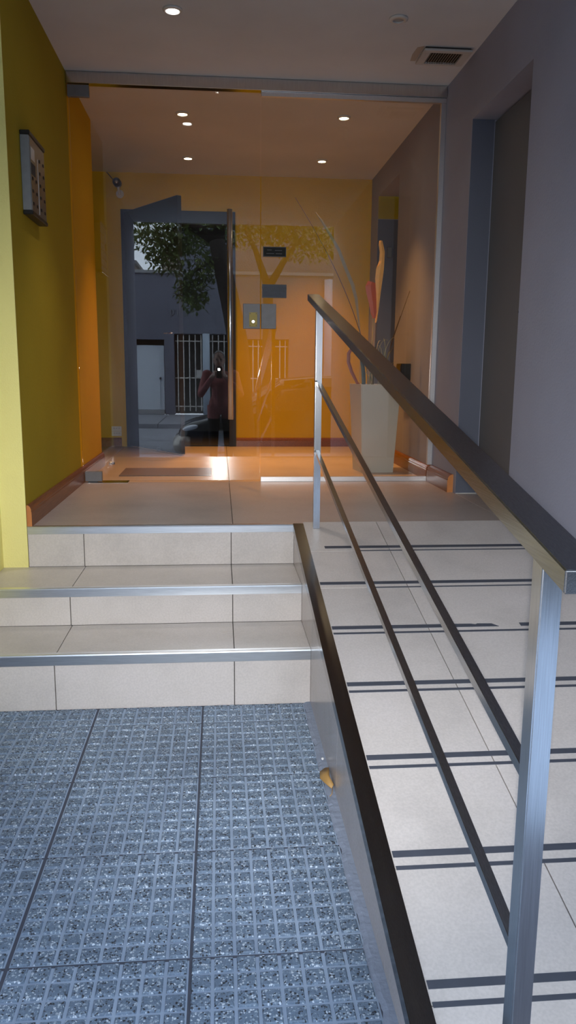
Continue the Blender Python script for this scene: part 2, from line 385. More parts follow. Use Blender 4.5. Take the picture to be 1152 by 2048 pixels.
# ---- left walls
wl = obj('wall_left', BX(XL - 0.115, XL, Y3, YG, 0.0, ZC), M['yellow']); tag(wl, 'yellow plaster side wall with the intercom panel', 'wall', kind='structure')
M['lit_yellow'] = plaster('lit_yellow_stucco', (0.93, 0.84, 0.33), 0.9, 0.5, 160)  # stucco yellow lightened: flash and street brightness put into the colour
wle = obj('wall_left_end', BX(XL - 0.1149, XL, Y3 - 0.006, Y3 - 0.0002, Z2, ZC), M['lit_yellow']); tag(wle, 'yellow stucco end face of the left wall above the second step, lightened to carry flash light', 'wall', kind='structure')
wlp = obj('wall_left_pier', BX(XLF - 0.14, XLF, YM, 2.7, 0.0, ZC), M['grey_wall']); tag(wlp, 'grey pier at the street end of the left porch wall, mirrored in the glass', 'wall', kind='structure')
wlf = obj('wall_left_front', BX(XLF - 0.14, XLF, 2.7, Y3, 0.0, ZC), M['lit_yellow']); tag(wlf, 'yellow plaster wall of the porch at the left edge beside the lower steps', 'wall', kind='structure')
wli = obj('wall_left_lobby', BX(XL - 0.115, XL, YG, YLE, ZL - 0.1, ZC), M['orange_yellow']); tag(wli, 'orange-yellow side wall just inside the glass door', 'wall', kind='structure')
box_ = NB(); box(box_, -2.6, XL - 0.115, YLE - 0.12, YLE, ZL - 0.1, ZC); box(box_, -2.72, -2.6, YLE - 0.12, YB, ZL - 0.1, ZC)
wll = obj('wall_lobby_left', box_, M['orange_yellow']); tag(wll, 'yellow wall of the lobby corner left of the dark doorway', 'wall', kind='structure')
# ---- right wall with two door recesses
D2 = (3.752, 4.623, 2.722); D3 = (6.46, 7.29, 2.86)
bm = NB()
for (a, b, z0) in ((YM, D2[0], 0.0), (D2[0], D2[1], D2[2]), (D2[1], D3[0], ZL - 0.1), (D3[0], D3[1], D3[2]), (D3[1], YB, ZL - 0.1)):
    box(bm, XR, XR + 0.24, a, b, z0, ZC)
wr = obj('wall_right', bm, M['grey_wall']); tag(wr, 'dark grey plaster wall running along the right side', 'wall', kind='structure')
# ---- back wall with doorway
DX0, DX1, DZ = -0.885, 0.160, 2.750
bm = NB()
box(bm, -2.72, DX0, YB, YB + 0.12, ZL - 0.1, ZC); box(bm, DX1, XR + 0.24, YB, YB + 0.12, ZL - 0.1, ZC); box(bm, DX0, DX1, YB, YB + 0.12, DZ, ZC)
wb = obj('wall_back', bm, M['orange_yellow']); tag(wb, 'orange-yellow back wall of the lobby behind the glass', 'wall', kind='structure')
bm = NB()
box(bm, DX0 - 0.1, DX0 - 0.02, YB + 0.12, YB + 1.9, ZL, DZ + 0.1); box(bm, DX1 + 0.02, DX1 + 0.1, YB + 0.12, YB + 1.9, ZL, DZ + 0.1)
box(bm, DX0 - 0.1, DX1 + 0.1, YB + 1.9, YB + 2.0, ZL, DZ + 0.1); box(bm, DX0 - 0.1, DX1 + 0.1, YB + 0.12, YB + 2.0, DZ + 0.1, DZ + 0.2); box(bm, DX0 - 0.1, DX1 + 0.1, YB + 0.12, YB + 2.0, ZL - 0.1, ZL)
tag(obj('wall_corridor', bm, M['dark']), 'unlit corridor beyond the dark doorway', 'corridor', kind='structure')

# ---- skirting boards
def skirt_prof(s, x, t=0.022, hh=0.102):
    return [(x, ZL), (x + s * t, ZL), (x + s * t, ZL + hh * 0.66), (x + s * t * 0.9, ZL + hh * 0.72), (x + s * t * 0.95, ZL + hh * 0.78), (x + s * t * 0.7, ZL + hh * 0.93), (x + s * t * 0.3, ZL + hh), (x, ZL + hh)]
bl = thing('baseboard_left', (XL, Y3, ZL), 'dark varnished wooden skirting board along the yellow left wall', 'skirting', kind='structure')
obj('skirting_board', prism_y(NB(), skirt_prof(1, XL), Y3 + 0.012, YLE), M['wood'], bl)
tag(obj('cut_end', prism_y(NB(), skirt_prof(1, XL), Y3 + 0.008, Y3 + 0.0119), M['endgrain'], bl), 'pale orange sawn end')
br = thing('baseboard_right', (XR, D2[1], ZL), 'rounded orange-brown wooden skirting board along the grey right wall', 'skirting', kind='structure')
obj('skirting_board', prism_y(NB(), skirt_prof(-1, XR, 0.036, 0.110), D2[1] + 0.055, YG - 0.018), M['wood'], br)
tag(obj('cut_end', prism_y(NB(), skirt_prof(-1, XR, 0.036, 0.110), D2[1] + 0.050, D2[1] + 0.0549), M['endgrain'], br), 'bright orange sawn end')
obj('skirting_board', prism_y(NB(), skirt_prof(-1, XR, 0.030, 0.100), YG + 0.022, D3[0] - 0.002), M['wood'], br)
bb = thing('baseboard_back', (0.8, YB, ZL), 'orange-brown wooden skirting board along the back wall of the lobby', 'skirting', kind='structure')
for a, b in ((DX1 + 0.002, XR - 0.002), (-2.6, DX0 - 0.05)):
    obj('skirting_board', prism_x(NB(), [(YB - (x - 0), z) for x, z in skirt_prof(1, 0, 0.022, 0.085)], a, b), M['wood'], bb)

# ================================================================== DOORS AND GLASS FRONT
# dark doorway in the back wall with its leaf swung open toward the glass
d1 = thing('door_1', (DX0, YB, ZL), 'dark grey door standing ajar in the back wall of the lobby', 'door', kind='structure')
bm = NB(); box(bm, DX0, DX0 + 0.045, YB - 0.02, YB + 0.12, ZL, DZ); box(bm, DX1 - 0.065, DX1, YB - 0.02, YB + 0.12, ZL, DZ); box(bm, DX0 + 0.045, DX1 - 0.065, YB - 0.02, YB + 0.12, DZ - 0.12, DZ)
obj('door_frame', bm, M['door_grey'], d1)
hx, hy = DX0 + 0.05, YB - 0.03; ex, ey = -0.315, 6.80; dv = Vector((ex - hx, ey - hy, 0)); L = dv.length
ml = Matrix.Translation((hx, hy, 0)) @ Matrix.Rotation(math.atan2(dv.y, dv.x), 4, 'Z')
leaf = obj('door_leaf', BX(0, L, -0.02, 0.02, ZL + 0.010, DZ - 0.03, 0.002), M['door_grey'], d1, m=ml)
bm = NB(); tube(bm, [(L - 0.07, -0.02, 1.62), (L - 0.07, -0.06, 1.62), (L - 0.18, -0.06, 1.62)], 0.009)
obj('lever_handle', bm, M['steel'], leaf, True, ml)
bm = NB(); box(bm, L * 0.58, L * 0.62, -0.04, -0.0205, ZL + 0.012, ZL + 0.04)
obj('door_holder', bm, M['black'], leaf, m=ml)

# recessed door in the right wall of the landing
d2 = thing('door_2', (XR, D2[0], ZL), 'plain dark grey door recessed in the right wall beside the handrail', 'door', kind='structure')
obj('door_leaf', BX(XR + 0.132, XR + 0.17, D2[0] + 0.03, D2[1] - 0.004, ZL + 0.008, D2[2] - 0.012), M['door_right'], d2)
bm = NB(); box(bm, XR + 0.001, XR + 0.128, D2[1] - 0.0035, D2[1] - 0.0005, ZL + 0.003, D2[2] - 0.001); box(bm, XR + 0.001, XR + 0.128, D2[0] + 0.0005, D2[0] + 0.0035, ZL + 0.003, D2[2] - 0.001)
obj('jamb_lining', bm, M['jamb'], d2)
bm = NB(); box(bm, XR + 0.172, XR + 0.24, D2[0], D2[1], ZL, D2[2] - 0.001)
obj('backing', bm, M['gap'], d2)
obj('sill_line', BX(XR + 0.001, XR + 0.128, D2[1] - 0.0075, D2[1] - 0.0036, ZL + 0.0005, ZL + 0.0045), M['white'], d2)
bm = NB(); tube(bm, [(XR + 0.132, D2[0] + 0.10, 1.62), (XR + 0.09, D2[0] + 0.10, 1.62), (XR + 0.09, D2[0] + 0.22, 1.62)], 0.009); obj('lever_handle', bm, M['steel'], d2, True)

# recessed door in the lobby's right wall
d3 = thing('door_3', (XR, D3[0], ZL), 'slate grey recessed door in the lobby right wall behind the plant', 'door', kind='structure')
obj('jamb_lining', BX(XR + 0.001, XR + 0.198, D3[1] - 0.003, D3[1] - 0.0005, ZL + 0.001, 2.66), M['jamb'], d3)
obj('lintel_panel', BX(XR + 0.001, XR + 0.198, D3[1] - 0.003, D3[1] - 0.0005, 2.665, D3[2] - 0.001), M['yellow'], d3)
obj('door_leaf', BX(XR + 0.20, XR + 0.235, D3[0] + 0.004, D3[1] - 0.004, ZL + 0.008, D3[2] - 0.01), M['door_grey'], d3)
obj('strike_box', BX(XR + 0.09, XR + 0.13, D3[1] - 0.03, D3[1] - 0.0035, 2.33, 2.42, 0.003), M['panel_face'], d3)

# steel transom under the ceiling
t1 = obj('trim_1', BX(XL + 0.002, XR - 0.002, YG - 0.028, YG + 0.028, 3.003, ZC - 0.002, 0.002), M['steel']); tag(t1, 'brushed steel beam under the ceiling above the glass front', 'beam', kind='structure')

# fixed pane
w1 = thing('window_1', (0.85, YG, ZL), 'fixed clear glass panel right of the glass door in slim aluminium channels', 'window', kind='structure')
obj('pane', BX(0.272, XR - 0.014, YG - 0.005, YG + 0.005, ZL + 0.012, 2.985), M['glass'], w1)
obj('top_channel', BX(0.270, XR - 0.001, YG - 0.014, YG + 0.014, 2.974, 3.002, 0.001), M['channel'], w1)
obj('bottom_channel', BX(0.272, XR - 0.037, YG - 0.014, YG + 0.014, ZL + 0.0005, ZL + 0.033, 0.001), M['channel'], w1)
obj('side_channel', BX(XR - 0.034, XR - 0.001, YG - 0.014, YG + 0.014, ZL + 0.112, 2.973, 0.001), M['channel'], w1)

# glass door
d4 = thing('door_4', (XL + 0.06, YG, ZL), 'frameless glass door with long steel pull bar', 'door', kind='structure')
obj('pane', BX(XL + 0.012, 0.266, YG - 0.005, YG + 0.005, ZL + 0.010, 2.990), M['glass'], d4)
bm = NB(); box(bm, XL + 0.006, -0.770, YG - 0.016, YG + 0.016, 2.932, 2.998, 0.002); obj('top_patch_fitting', bm, M['lock_steel'], d4)
pf = obj('bottom_patch_fitting', BX(XL + 0.026, -0.770, YG - 0.018, YG + 0.018, ZL + 0.006, ZL + 0.072, 0.003), M['lock_steel'], d4)
obj('pivot', BX(-0.86, -0.80, YG - 0.014, YG + 0.014, ZL, ZL + 0.0058), M['black'], pf)
obj('floor_spring_cover', BX(XL + 0.045, -0.60, YG - 0.055, YG + 0.065, ZL + 0.0002, ZL + 0.0025), M['steel'], d4)
pb = obj('pull_bar', tube(NB(), [(0.073, YG - 0.060, 1.00), (0.073, YG - 0.060, 2.30)], 0.0165, 16), M['steel'], d4, True)
for z in (1.25, 2.05):
    obj('standoff', tube(NB(), [(0.073, YG - 0.060, z), (0.073, YG - 0.0055, z)], 0.009, 10), M['steel'], pb, True)
lb = obj('lock_box', BX(0.157, 0.266, YG - 0.022, YG + 0.022, 1.580, 1.736, 0.002), M['lock_steel'], d4)
lp = obj('brass_plate', BX(0.195, 0.247, YG - 0.0245, YG - 0.0222, 1.592, 1.682, 0.001), M['brass'], lb)
bm = NB()
for x in (0.202, 0.240):
    for z in (1.600, 1.674): box(bm, x - 0.003, x + 0.003, YG - 0.0258, YG - 0.0246, z - 0.003, z + 0.003)
obj('screws', bm, M['black'], lb)
bm = NB(); tube(bm, [(0.221, YG - 0.030, 1.624), (0.221, YG - 0.0246, 1.624)], 0.010, 14); obj('cylinder', bm, M['steel'], lb)
obj('key_tag', BX(0.203, 0.220, YG - 0.029, YG - 0.0262, 1.598, 1.612), M['brass'], lb)
kb = obj('strike_plate', BX(0.2725, 0.369, YG - 0.022, YG + 0.022, 1.581, 1.737, 0.002), M['lock_steel'], w1)

# ================================================================== FITTINGS
def sign(name, label, x0, x1, z0, z1, mat, edge, text=None):
    o = thing(name, ((x0 + x1) / 2, YG - 0.006, z0), label, 'sign')
    obj('plate', BX(x0, x1, YG - 0.008, YG - 0.0052, z0, z1), edge, o)
    p = obj('face', BX(x0 + 0.005, x1 - 0.005, YG - 0.0088, YG - 0.0081, z0 + 0.005, z1 - 0.005), mat, o)
    if text:
        m = Matrix.Translation(((x0 + x1) / 2, YG - 0.0094, z1 - 0.0275)) @ Matrix.Rotation(math.pi / 2, 4, 'X')
        text_mesh('lettering', text, 0.0185, M['black'], o, m)
    return o
M['plaque'] = plain('plaque_grey', (0.075, 0.085, 0.105), 0.6, 0.0, 0.2)
M['plaque_black'] = plain('plaque_black', (0.010, 0.011, 0.009), 0.6, 0.0, 0.2)
M['dim_print'] = plain('worn_print', (0.05, 0.05, 0.048), 0.5)
sign('sign_plate', 'small grey plaque with three lines of lettering on the glass above the lock', 0.279, 0.436, 1.775, 1.859, M['plaque'], M['black'], 'LUEGO DE ENTRAR\nLA PUERTA DEBE\nCERRARSE')
sp = sign('sign_plate', 'small black plaque on the glass above the grey plaque', 0.284, 0.432, 2.028, 2.090, M['plaque_black'], M['black'])
bm = NB()
for (x, z, l) in ((0.305, 2.046, 0.05), (0.36, 2.066, 0.045), (0.365, 2.046, 0.04), (0.31, 2.068, 0.03)): box(bm, x, x + l, YG - 0.0092, YG - 0.0089, z, z + 0.004)
obj('worn_print', bm, M['dim_print'], sp)

# intercom
ic = thing('intercom_panel', (XL, 4.09, 2.03), 'silver intercom panel with black end caps on the yellow wall', 'intercom')
IY0, IY1, IZ0, IZ1 = 3.925, 4.245, 2.045, 2.375
xf = XL + 0.040
obj('body', BX(XL + 0.0005, xf, IY0, IY1, IZ0, IZ1, 0.002), M['panel_body'], ic)
obj('face_plate', BX(xf, xf + 0.002, IY0 + 0.012, IY1 - 0.006, IZ0 + 0.004, IZ1 - 0.004), M['panel_face'], ic)
for z0, z1 in ((IZ0 - 0.020, IZ0 - 0.0005), (IZ1 + 0.0005, IZ1 + 0.020)):
    obj('end_cap', BX(XL + 0.0005, xf + 0.006, IY0 - 0.003, IY1 + 0.003, z0, z1, 0.003), M['black'], ic)
obj('divider', BX(xf + 0.002, xf + 0.0035, 4.083, 4.088, IZ0 + 0.006, IZ1 - 0.07), M['channel'], ic)
BTN = mesh('call_button', BX(-0.001, 0.003, -0.010, 0.010, -0.007, 0.007, 0.001), M['black'])
for col, ys in enumerate((3.965, 4.040, 4.125, 4.205)):
    for k in range(5 if col > 1 else 3):
        inst('call_button', BTN, ic, Matrix.Translation((xf + 0.0025, ys, IZ0 + 0.035 + k * 0.056)))
obj('glint_plate', BX(xf + 0.002, xf + 0.004, 3.950, 4.020, IZ1 - 0.10, IZ1 - 0.045, 0.001), M['white'], ic)  # white plate added where the flash glints on the panel
obj('speaker_slot', BX(xf + 0.002, xf + 0.003, 3.945, 4.03, IZ0 + 0.165, IZ0 + 0.215), M['dark'], ic)

# downlights
def downlight(x, y, on, warm, label):
    o = thing('downlight', (x, y, ZC), label, 'lamp', 'recessed round ceiling lamps')
    obj('ring', annulus(NB(), (x, y), 0.034 if on else 0.028, 0.048, ZC - 0.013, ZC - 0.0005), M['white'], o, True)
    obj('lens', disc(NB(), (x, y), 0.0335 if on else 0.0275, ZC - 0.005, ZC - 0.0006), (M['lamp_on'] if warm else M['lamp_cold']) if on else M['lamp_off'], o)
    if on:
        l = bpy.data.lights.new('lamp_light', 'SPOT'); l.energy = LOBBY_W if warm else PORCH_W; l.color = LAMP_WARM if warm else LAMP_WHITE
        l.spot_size = math.radians(74); l.spot_blend = 0.85; l.shadow_soft_size = 0.03
        lo = bpy.data.objects.new('lamp_light', l); link(lo, o, Matrix.Translation((x, y, ZC - 0.012)))
downlight(-0.216, 4.276, True, False, 'lit white downlight in the porch ceiling outside the glass')
downlight(0.916, 4.260, False, False, 'unlit downlight in the porch ceiling near the air vent')
downlight(-0.240, 5.875, True, True, 'lit warm downlight in the lobby, front left one')
downlight(-0.247, 7.038, True, True, 'lit warm downlight in the lobby, back left one')
downlight(0.887, 5.833, True, True, 'lit warm downlight in the lobby, front right one')
downlight(0.883, 6.998, True, True, 'lit warm downlight in the lobby, back right one')

# air vent
M['vent'] = plaster('vent_paint', (0.52, 0.50, 0.47), 0.7, 0.1); M['vent_dark'] = plain('vent_dark_brown', (0.045, 0.038, 0.032), 0.9); M['slat'] = plain('dusty_slat', (0.22, 0.19, 0.16), 0.8)
vt = thing('air_vent', (1.28, 4.68, ZC), 'rectangular ceiling air vent grille with dusty slats', 'vent')
vx0, vx1, vy0, vy1 = 1.135, 1.405, 4.575, 4.785
bm = NB(); zf0, zf1 = ZC - 0.022, ZC - 0.010
box(bm, vx0, vx1, vy0, vy0 + 0.035, zf0, zf1, 0.002); box(bm, vx0, vx1, vy1 - 0.02, vy1, zf0, zf1, 0.002); box(bm, vx0, vx0 + 0.042, vy0 + 0.035, vy1 - 0.02, zf0, zf1); box(bm, vx1 - 0.045, vx1, vy0 + 0.035, vy1 - 0.02, zf0, zf1)
obj('vent_frame', bm, M['vent'], vt)
obj('vent_duct', BX(vx0 + 0.008, vx1 - 0.008, vy0 + 0.008, vy1 - 0.008, ZC - 0.0098, ZC - 0.0005), M['vent_dark'], vt)  # flat dark brown slab behind the slats
SL = mesh('slat', BX(-0.0016, 0.0016, -0.076, 0.076, -0.006, 0.006), M['slat'])
for k in range(13):
    inst('slat', SL, vt, Matrix.Translation((vx0 + 0.050 + k * 0.0144, (vy0 + 0.035 + vy1 - 0.02) / 2, ZC - 0.0162)) @ Matrix.Rotation(0.6, 4, 'Y'))
bm = NB(); hexa(bm, [(1.10, 4.60, ZC - 0.002), (1.134, 4.578, ZC - 0.002), (1.134, 4.785, ZC - 0.002), (1.105, 4.79, ZC - 0.002), (1.095, 4.70, ZC - 0.002)], [(1.10, 4.60, ZC - 0.0004), (1.134, 4.578, ZC - 0.0004), (1.134, 4.785, ZC - 0.0004), (1.105, 4.79, ZC - 0.0004), (1.095, 4.70, ZC - 0.0004)])
M['patch'] = plaster('stained_filler', (0.42, 0.36, 0.30), 0.9, 0.5); obj('filler_patch', bm, M['patch'], vt)

# security camera
sc = thing('security_camera', (-0.90, YB, 2.87), 'small dark security camera on the back wall near the ceiling', 'camera')
obj('wall_mount', tube(NB(), [(-0.885, YB - 0.0005, 2.88), (-0.885, YB - 0.02, 2.88)], 0.035, 16), M['white'], sc)
obj('arm', tube(NB(), [(-0.887, YB - 0.02, 2.88), (-0.89, YB - 0.06, 2.90), (-0.892, YB - 0.08, 2.93)], 0.011, 8), M['white'], sc, True)
obj('housing', tube(NB(), [(-0.90, YB - 0.03, 2.965), (-0.897, YB - 0.15, 2.955)], 0.036, 16), M['black'], sc, True)
obj('lens', tube(NB(), [(-0.897, YB - 0.1502, 2.955), (-0.897, YB - 0.158, 2.954)], 0.016, 14), M['steel'], sc, True)
obj('cable', tube(NB(), [(-0.90, YB - 0.028, 2.965), (-0.94, YB - 0.006, 3.0), (-1.0, YB - 0.006, 3.068)], 0.004, 6), M['black'], sc, True)

# socket
so = thing('wall_socket', (-0.98, YB, 0.683), 'white double wall socket left of the dark doorway', 'socket')
for z in (0.684, 0.731):
    p = obj('outlet', BX(-1.028, -0.935, YB - 0.010, YB - 0.0005, z, z + 0.045, 0.002), M['white'], so)
    bm = NB()
    for cx in (-1.004, -0.981, -0.958):
        box(bm, cx - 0.005, cx - 0.003, YB - 0.0105, YB - 0.0098, z + 0.02, z + 0.032); box(bm, cx + 0.003, cx + 0.005, YB - 0.0105, YB - 0.0098, z + 0.02, z + 0.032)
    obj('slots', bm, M['black'], p)

# door mat, door stop
M['mat'] = plaster('brown_mat_fibre', (0.14, 0.095, 0.07), 0.95, 0.8, 180)
tag(obj('doormat', BX(-0.70, -0.06, 5.46, 5.87, ZL, ZL + 0.008, 0.003), M['mat']), 'thin brown doormat lying inside behind the glass door', 'mat')
ds = thing('door_stop', (-0.83, 6.03, ZL), 'small chrome door stop on the lobby floor by the skirting', 'door stop')
obj('post', tube(NB(), [(-0.83, 6.03, ZL), (-0.83, 6.03, ZL + 0.035)], [0.016, 0.012], 14), M['steel'], ds, True)
obj('rubber_buffer', tube(NB(), [(-0.815, 6.03, ZL + 0.024), (-0.80, 6.03, ZL + 0.024)], 0.010, 12), M['black'], ds, True)

# ================================================================== HANDRAIL
hr = thing('handrail', (0.457, 3.645, ramp_z(3.645)), 'brushed steel handrail with two thin lower bars along the ramp', 'handrail')
RX = 0.4485
def zr(y): return 1.664 + 0.204 * (y - 3.75) - 0.015
obj('top_rail', bar(NB(), (RX, 3.80, zr(3.80)), (RX, 0.893, zr(0.893)), 0.056, 0.031, 0.002), M['rail_steel'], hr)
XP0, XP1 = 0.4425, 0.4735
for ya, yb in ((3.630, 3.662), (1.010, 1.046)):
    f0 = ramp_z(ya) + 0.001
    bm = NB(); fs = hexa(bm, [(XP0, ya, f0), (XP1, ya, f0), (XP1, yb, ramp_z(yb) + 0.001), (XP0, yb, ramp_z(yb) + 0.001)], [(XP0, ya, zr(ya) - 0.016), (XP1, ya, zr(ya) - 0.016), (XP1, yb, zr(yb) - 0.016), (XP0, yb, zr(yb) - 0.016)])
    bmesh.ops.bevel(bm, geom=[e for e in bm.edges if abs(e.verts[0].co.z - e.verts[1].co.z) > 0.3], offset=0.002, segments=2, affect='EDGES')
    obj('post', bm, M['steel'], hr)
for (za, zb) in ((1.264, 0.727), (0.941, 0.433)):
    mr = obj('lower_bar', bar(NB(), (0.4565, 3.6295, za), (0.4565, 1.0465, zb), 0.0185, 0.020, 0.001), M['rail_steel'], hr)
    obj('bracket', tube(NB(), [(0.445, 3.6295, za + 0.006), (0.445, 3.620, za + 0.006)], 0.005, 8), M['steel'], mr, True)

# ================================================================== POTTED PLANT
pp = thing('potted_plant', (1.14, 5.72, ZL), 'dried flower stems in a tall grey tapered planter inside the glass', 'plant')
mp = Matrix.Translation((1.14, 5.735, ZL)) @ Matrix.Rotation(math.radians(7), 4, 'Z')
def sq(r, z): return [(-r, -r, z), (r, -r, z), (r, r, z), (-r, r, z)]
bm = NB(); rings = [[bm.verts.new(p) for p in sq(r, z)] for r, z in ((0.120, 0.0), (0.150, 0.64), (0.128, 0.64), (0.124, 0.60))]
bm.faces.new(rings[0][::-1]); bm.faces.new(rings[3])
for a, b in zip(rings, rings[1:]):
    for k in range(4): bm.faces.new((a[k], a[(k + 1) % 4], b[(k + 1) % 4], b[k]))
bmesh.ops.bevel(bm, geom=[e for e in bm.edges if abs(e.verts[0].co.z - e.verts[1].co.z) > 0.3], offset=0.006, segments=2, affect='EDGES')
pot = obj('pot', bm, M['pot'], pp, m=mp)
obj('soil', BX(-0.123, 0.123, -0.123, 0.123, 0.601, 0.612), M['soil'], pp, m=mp)
M['orange_leaf'] = plain('orange_spathe', (1.0, 0.50, 0.12), 0.5); M['red_leaf'] = plain('red_spathe', (0.62, 0.105, 0.025), 0.5)
M['grass'] = plain('green_grass_blade', (0.12, 0.15, 0.055), 0.6); M['stem'] = plain('brown_stem', (0.05, 0.032, 0.02), 0.7); M['pale'] = plain('pale_dry_blade', (0.36, 0.31, 0.16), 0.8)
M['darkgreen'] = plain('dark_green_blade', (0.03, 0.05, 0.03), 0.5); M['russet'] = plain('russet_blade', (0.32, 0.10, 0.04), 0.5)
zs = ZL + 0.61
obj('orange_leaf', strip(NB(), [(1.128, 5.70, 1.66), (1.134, 5.70, 1.76), (1.140, 5.70, 1.88), (1.141, 5.70, 1.965), (1.147, 5.70, 2.03), (1.158, 5.70, 2.085), (1.160, 5.70, 2.15), (1.149, 5.70, 2.20), (1.147, 5.70, 2.226)], [0.012, 0.024, 0.036, 0.054, 0.056, 0.038, 0.036, 0.032, 0.022], 0.008), M['orange_leaf'], pp)
obj('leaf_stalk', tube(NB(), [(1.12, 5.72, zs), (1.135, 5.71, 1.45), (1.130, 5.70, 1.67)], 0.005, 6), M['stem'], pp, True)
obj('red_leaf', strip(NB(), [(1.113, 5.69, 1.690), (1.108, 5.69, 1.73), (1.098, 5.69, 1.80), (1.086, 5.69, 1.87), (1.080, 5.69, 1.91), (1.088, 5.69, 1.942)], [0.020, 0.044, 0.056, 0.070, 0.074, 0.055], 0.009), M['red_leaf'], pp)
obj('leaf_stalk', tube(NB(), [(1.09, 5.71, zs), (1.10, 5.70, 1.45), (1.112, 5.69, 1.695)], 0.004, 6), M['pale'], pp, True)
def arc(a, b, c, n=12):
    a, b, c = Vector(a), Vector(b), Vector(c); return [a * (1 - t) ** 2 + b * 2 * t * (1 - t) + c * t * t for t in [i / n for i in range(n + 1)]]
obj('long_stem', tube(NB(), arc((1.12, 5.72, zs), (1.02, 5.70, 1.80), (0.535, 5.70, 2.50), 18), [0.0032 - 0.0018 * i / 18 for i in range(19)], 6), M['stem'], pp, True)
obj('reflection_strip', strip(NB(), [(1.03, 5.74, zs), (1.03, 5.76, 1.55), (0.995, 5.78, 1.83), (0.965, 5.78, 1.93), (0.91, 5.78, 2.05), (0.86, 5.78, 2.17), (0.79, 5.78, 2.28), (0.73, 5.78, 2.37), (0.69, 5.78, 2.42)], [0.003, 0.005, 0.022, 0.026, 0.024, 0.022, 0.019, 0.015, 0.006], 0.0012), M['pale'], pp)  # strip added among the stems for a pale streak reflected in the glass
obj('russet_loop', strip(NB(), [(1.04, 5.69, zs), (1.00, 5.68, 1.23), (0.955, 5.67, 1.31), (0.930, 5.67, 1.38), (0.930, 5.67, 1.44), (0.955, 5.67, 1.48), (0.99, 5.68, 1.50)], [0.012, 0.020, 0.024, 0.026, 0.026, 0.022, 0.006], 0.003, (1, 0, 0.3)), M['russet'], pp)
obj('dark_blade', strip(NB(), arc((1.05, 5.70, zs), (1.05, 5.69, 1.48), (0.95, 5.68, 1.47), 9), [0.028, 0.03, 0.03, 0.028, 0.024, 0.02, 0.016, 0.012, 0.008, 0.004], 0.003), M['darkgreen'], pp)
rnd = random.Random(3)
for k in range(22):
    bx_ = rnd.uniform(1.05, 1.22); by_ = rnd.uniform(5.67, 5.79); a = rnd.uniform(0, 6.28); l = rnd.uniform(0.04, 0.15); hh = rnd.uniform(0.12, 0.42)
    obj('grass_blade', strip(NB(), arc((bx_, by_, zs), (bx_ + 0.2 * l * math.cos(a), by_ + 0.2 * l * math.sin(a), zs + hh), (bx_ + l * math.cos(a), by_ + l * math.sin(a), zs + hh * rnd.uniform(0.75, 1.05)), 6), [0.005, 0.006, 0.006, 0.005, 0.004, 0.003, 0.001], 0.0008), rnd.choice([M['grass'], M['grass'], M['pale']]), pp)
for (cx, cz, dx) in ((1.30, 1.72, 0.04), (1.345, 1.90, 0.06), (1.27, 1.50, 0.03)):
    obj('thin_stem', tube(NB(), arc((1.18, 5.76, zs), (1.22, 5.80, zs + 0.2), (cx + dx, 5.85, cz), 8), 0.0022, 5), M['stem'], pp, True)
tag(obj('wall_box', box(BX(XR - 0.075, XR - 0.0005, 5.86, 6.02, 1.24, 1.375, 0.003), XR - 0.079, XR - 0.0755, 5.875, 6.005, 1.255, 1.36), M['black']), 'small black box on the grey lobby wall behind the planter', 'box')

# dry leaf and pebble on the sidewalk
M['dry'] = plain('dry_leaf', (0.42, 0.24, 0.075), 0.6)
bm = NB(); lv = [(0.326, 2.365), (0.345, 2.375), (0.356, 2.365), (0.352, 2.32), (0.357, 2.262), (0.349, 2.255), (0.333, 2.295), (0.322, 2.33)]
lh = [0.012, 0.020, 0.026, 0.020, 0.022, 0.014, 0.011, 0.008]
c0 = bm.verts.new((0.340, 2.325, 0.026)); c1 = bm.verts.new((0.340, 2.325, 0.0235)); tp = [bm.verts.new((x - 0.004, y, z + 0.0035)) for (x, y), z in zip(lv, lh)]; bt = [bm.verts.new((x - 0.004, y, z + 0.002)) for (x, y), z in zip(lv, lh)]
for k in range(8):
    j = (k + 1) % 8; bm.faces.new((c0, tp[k], tp[j])); bm.faces.new((c1, bt[j], bt[k])); bm.faces.new((tp[k], bt[k], bt[j], tp[j]))
dl = obj('dry_leaf', bm, M['dry'], None, True); tag(dl, 'curled tan dry leaf lying on the sidewalk against the ramp side', 'leaf')
obj('leaf_stem', tube(NB(), [(0.349, 2.258, 0.018), (0.344, 2.235, 0.010), (0.336, 2.225, 0.0075)], 0.0013, 6), M['dry'], dl, True)
M['bright'] = plain('white_chip', (0.8, 0.8, 0.8), 0.5)
bm = NB(); bmesh.ops.create_icosphere(bm, subdivisions=1, radius=0.0055, matrix=Matrix.Translation((0.343, 2.455, 0.013)) @ Matrix.Diagonal((1, 1.3, 0.7, 1)))
tag(obj('pebble', bm, M['bright']), 'tiny white pebble on the sidewalk beside the ramp', 'pebble')

